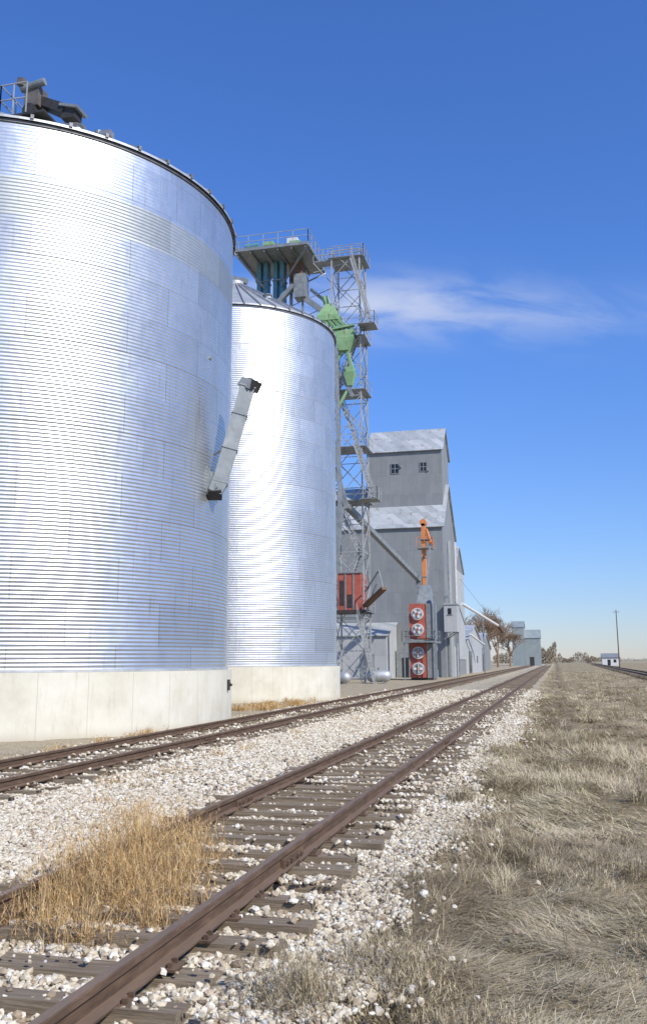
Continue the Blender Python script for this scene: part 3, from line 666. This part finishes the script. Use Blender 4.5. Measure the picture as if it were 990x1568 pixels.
mb.beam((-12.9,96.2,15.6),(-12.35,96.0,13.9),.3,.3,0); mb.beam((-12.4,96,14),(-12.4,92,9.2),.16,.16,1); mb.bx(-14.0,-13.4,95.8,97.0,8.8,10.4,1)
for z in np.arange(4.5,14,2.0): mb.bx(-13.4,-12.9,95.95,96.85,z,z+.08,1)
ob=mb.obj('dryer_leg',[M['orange'],M['galvd']],None,LD); ob.parent=de; ob.location=(-.15,0,0)

def tank(c,r,L,ax):
    e=empty('propane_tank',c); mb=MB(); c=V(c); d=V(ax).normalized(); h=L/2-r
    n=18; rings=[(-h-r*math.cos(t),r*math.sin(t)) for t in np.linspace(.05,math.pi/2,6)]; rings+=[(-q,s) for q,s in rings[::-1]]
    a=d.cross(V((0,0,1))).normalized(); b=a.cross(d); vs=[]
    for q,s in rings:
        for k in range(n): t=2*math.pi*k/n; vs.append(c+d*q+a*(s*math.cos(t))+b*(s*math.sin(t)))
    mb.add(vs,[(i*n+k,i*n+(k+1)%n,(i+1)*n+(k+1)%n,(i+1)*n+k) for i in range(len(rings)-1) for k in range(n)],0)
    mb.obj('tank_shell',[M['galv']],e,c,smooth=True)
    mb=MB()
    for q in(-h*.7,h*.7): mb.box(c+d*q+V((0,0,-r*.85)),(.25,1.2*r,.5*r),0)
    mb.tube(c+V((0,0,r-.05)),c+V((0,0,r+.18)),.12,m=0); mb.obj('saddles_and_valve',[M['galvd']],e,c)
tank((-14.4,76.6,.62),.5,2.1,(1,.15,0)); tank((-16.9,73.8,.55),.45,1.5,(1,-.3,0))

# ------------------------------------------------------------------ sheds / distant buildings
def shed(name,x0,x1,y0,y1,ze,zr,mw,mr,door=None):
    e=empty(name,((x0+x1)/2,(y0+y1)/2,0)); L=V(e.location); mb=MB()
    gable(mb,x0,x1,y0,y1,-.2,ze,zr,.25,0,1)
    mb.obj('walls_and_roof',[mw,mr],e,L)
    if door:
        mb=MB()
        for d in door: mb.bx(*d,0)
        mb.obj('doors_and_windows',[M['glass']],e,L)
    return e
shed('storage_shed',-22,-12.3,132,160,4.6,7.2,M['wall2'],M['roof'],[(-12.3,-12.25,136,140,0,3.2),(-12.3,-12.25,150,151.5,1.5,2.6)])
shed('storage_shed',-21,-12.6,163,186,4.0,6.8,M['wall'],M['roof'],[(-12.6,-12.55,166,170,0,3)])
fe=empty('distant_grain_elevator',(-12,335,0)); LF=V((-12,335,0)); mb=MB()
gable(mb,-14.8,-10.6,330,341,-.2,13.2,15.4,.2,0,1); gable(mb,-10.55,-5.2,332,340,-.2,9.5,12.4,.2,0,1); gable(mb,-14.9,-10.3,341.1,350,-.2,7,9,.2,0,1)
mb.bx(-13.4,-12.7,329.95,330,9,10.5,2); mb.bx(-9.0,-7.5,331.95,332,0,3,2)
mb.obj('elevator_houses',[M['fwall'],M['fwall'],M['dark']],fe,LF)
we=shed('white_shed',15.2,20.8,335,339,2.7,4.0,M['white'],M['galvd'],[(17,18,334.95,335,0,2.0),(19.0,19.9,334.95,335,1,2)])
pe=empty('utility_pole',(14.3,230,0)); mb=MB(); mb.tube((14.3,230,-.2),(14.3,230,13.6),.15,.10,m=0); mb.beam((13.6,230,13.0),(15.0,230,13.0),.08,.08,0)
for q in(-.6,0,.6): mb.tube((14.3+q,230,13.05),(14.3+q,230,13.25),.04,m=0)
mb.obj('pole_and_crossarm',[M['rusty']],pe,(14.3,230,0))

# ------------------------------------------------------------------ trees
bark=gmat('bare_bark',(.18,.12,.075),(.31,.215,.135),3,.9)
def tree(loc,h,seed,spread=.5):
    rd=random.Random(seed); e=empty('bare_tree',loc); mb=MB()
    def br(p,d,L,r,k):
        q=p+d*L; mb.tube(p,q,r,r*.65,m=0,n=3 if k>1 else 6,cap=False)
        if k>=6: return
        for c in range(rd.choice([3,3,4])):
            nd_=(d+V((rd.gauss(0,spread),rd.gauss(0,spread),rd.gauss(.15,.28)))).normalized()
            br(p+d*L*rd.uniform(.6,1),nd_,L*rd.uniform(.66,.9),max(r*.6,.03),k+1)
    br(V(loc),V((0,0,1)),h*.25,h*.022,0)
    mb.obj('trunk_and_branches',[bark],e,loc)
for x,y,h,s in((-22,222,16,1),(-18.5,236,17,2),(-15.5,258,16,3),(-20,270,20,4),(-13.5,285,15,5)): tree((x,y,0),h,s)
def treemass(name,segs,n,col):
    A=[];
    for x0,x1,y,hh in segs:
        x=rng.uniform(x0,x1,n); top=hh*(.25+.8*vnoise(x*.12,x*0+y,61)*vnoise(x*.4,x*0+y,62)**.5); zz_=rng.random(n)**.8*top; yy=y+rng.normal(0,5,n)
        c=np.stack([x,yy,zz_],1); A.append(c)
    c=np.concatenate(A); m=len(c); t=rng.normal(0,1,(m,3,3))*np.array([.3,.3,.5])
    v=(c[:,None]+t).reshape(-1,3); f=np.arange(m*3).reshape(-1,3)
    npmesh(name,v,f,attr_mat(name+'_twigs',col,.9),np.repeat(rng.random(m),3))
treemass('distant_trees',[(-14,0,520,15),(-40,-14,620,15),(-4,30,760,10),(30,70,1100,8)],2400,[(0,(.15,.12,.085)),(.5,(.26,.21,.15)),(1,(.34,.28,.19))])
treemass('distant_tree_line',[(60,260,1700,8),(-700,-60,1500,12)],3500,[(0,(.16,.15,.13)),(1,(.28,.26,.22))])

# ------------------------------------------------------------------ light, sky, camera
el=math.radians(40); az=math.radians(56)
sd=V((math.sin(az)*math.cos(el),-math.cos(az)*math.cos(el),math.sin(el)))
l=bpy.data.lights.new('sun','SUN'); l.energy=5.0; l.angle=math.radians(.53); l.color=(1,.945,.85)
lo=bpy.data.objects.new('sun',l); sc.collection.objects.link(lo); lo.rotation_euler=sd.to_track_quat('Z','Y').to_euler(); lo.location=(20,-20,40)
w=bpy.data.worlds.new('World'); sc.world=w; w.use_nodes=True; nt=w.node_tree; bg=nt.nodes['Background']
sky=nd(nt,'ShaderNodeTexSky',sky_type='NISHITA'); sky.sun_disc=False; sky.sun_elevation=el; sky.sun_rotation=math.atan2(sd.x,sd.y)
sky.altitude=400; sky.air_density=1.1; sky.dust_density=.15; sky.ozone_density=3
g=nd(nt,'ShaderNodeTexCoord').outputs['Generated']; s=nd(nt,'ShaderNodeSeparateXYZ',{0:g})
tint=ramp(nt,s.outputs[2],[(0.0,(.84,.92,1.27)),(.12,(.84,1.05,1.52)),(.35,(.78,1.20,1.94)),(1.0,(.74,1.20,2.12))])
skc=nd(nt,'ShaderNodeVectorMath',{0:sky.outputs[0],1:tint},operation='MULTIPLY').outputs[0]
yy=mth(nt,'MAXIMUM',s.outputs[1],.05); p=mth(nt,'DIVIDE',s.outputs[0],yy); q=mth(nt,'DIVIDE',s.outputs[2],yy)
pv=nd(nt,'ShaderNodeCombineXYZ',{0:mth(nt,'MULTIPLY',p,5.0),1:mth(nt,'ADD',mth(nt,'MULTIPLY',q,17.0),mth(nt,'MULTIPLY',p,4.0))}).outputs[0]
cn=nd(nt,'ShaderNodeTexNoise',{'Vector':pv,'Scale':1.5,'Detail':8,'Roughness':.55,'Distortion':.6}).outputs[0]
def blob(px_,qx_,rp,rq,sl,amp):
    dx=mth(nt,'DIVIDE',mth(nt,'SUBTRACT',p,px_),rp); dy=mth(nt,'DIVIDE',mth(nt,'SUBTRACT',q,mth(nt,'ADD',qx_,mth(nt,'MULTIPLY',mth(nt,'SUBTRACT',p,px_),sl))),rq)
    dd=mth(nt,'ADD',mth(nt,'MULTIPLY',dx,dx),mth(nt,'MULTIPLY',dy,dy))
    return mth(nt,'MULTIPLY',mth(nt,'EXPONENT',mth(nt,'MULTIPLY',dd,-1.0)),amp)
mk=mth(nt,'ADD',mth(nt,'ADD',blob(-.20,.41,.12,.036,-.05,.68),blob(-.03,.385,.17,.034,-.1,.34)),blob(-.335,.44,.06,.02,0,.6))
cm=mth(nt,'MULTIPLY',mk,mth(nt,'ADD',.12,mth(nt,'MULTIPLY',sstep(nt,cn,.32,.66),.88)),clamp=True)
colr=mixc(nt,cm,skc,(6.6,7.2,8.8))
nt.links.new(colr,bg.inputs[0]); bg.inputs[1].default_value=.10

cam=bpy.data.cameras.new('camera'); co=bpy.data.objects.new('camera',cam); sc.collection.objects.link(co); sc.camera=co
cam.sensor_fit='VERTICAL'; cam.sensor_height=36; cam.lens=1400/1568*36; cam.shift_y=-42/1568; cam.clip_start=.1; cam.clip_end=12000
pt=math.radians(10.95); yw=math.radians(13.98)
f=V((-math.sin(yw)*math.cos(pt),math.cos(yw)*math.cos(pt),math.sin(pt)))
qq=f.to_track_quat('-Z','Y'); co.rotation_euler=(qq.to_matrix()@Matrix.Rotation(math.radians(-.3),3,'Z')).to_euler(); co.location=(0,0,1.83)
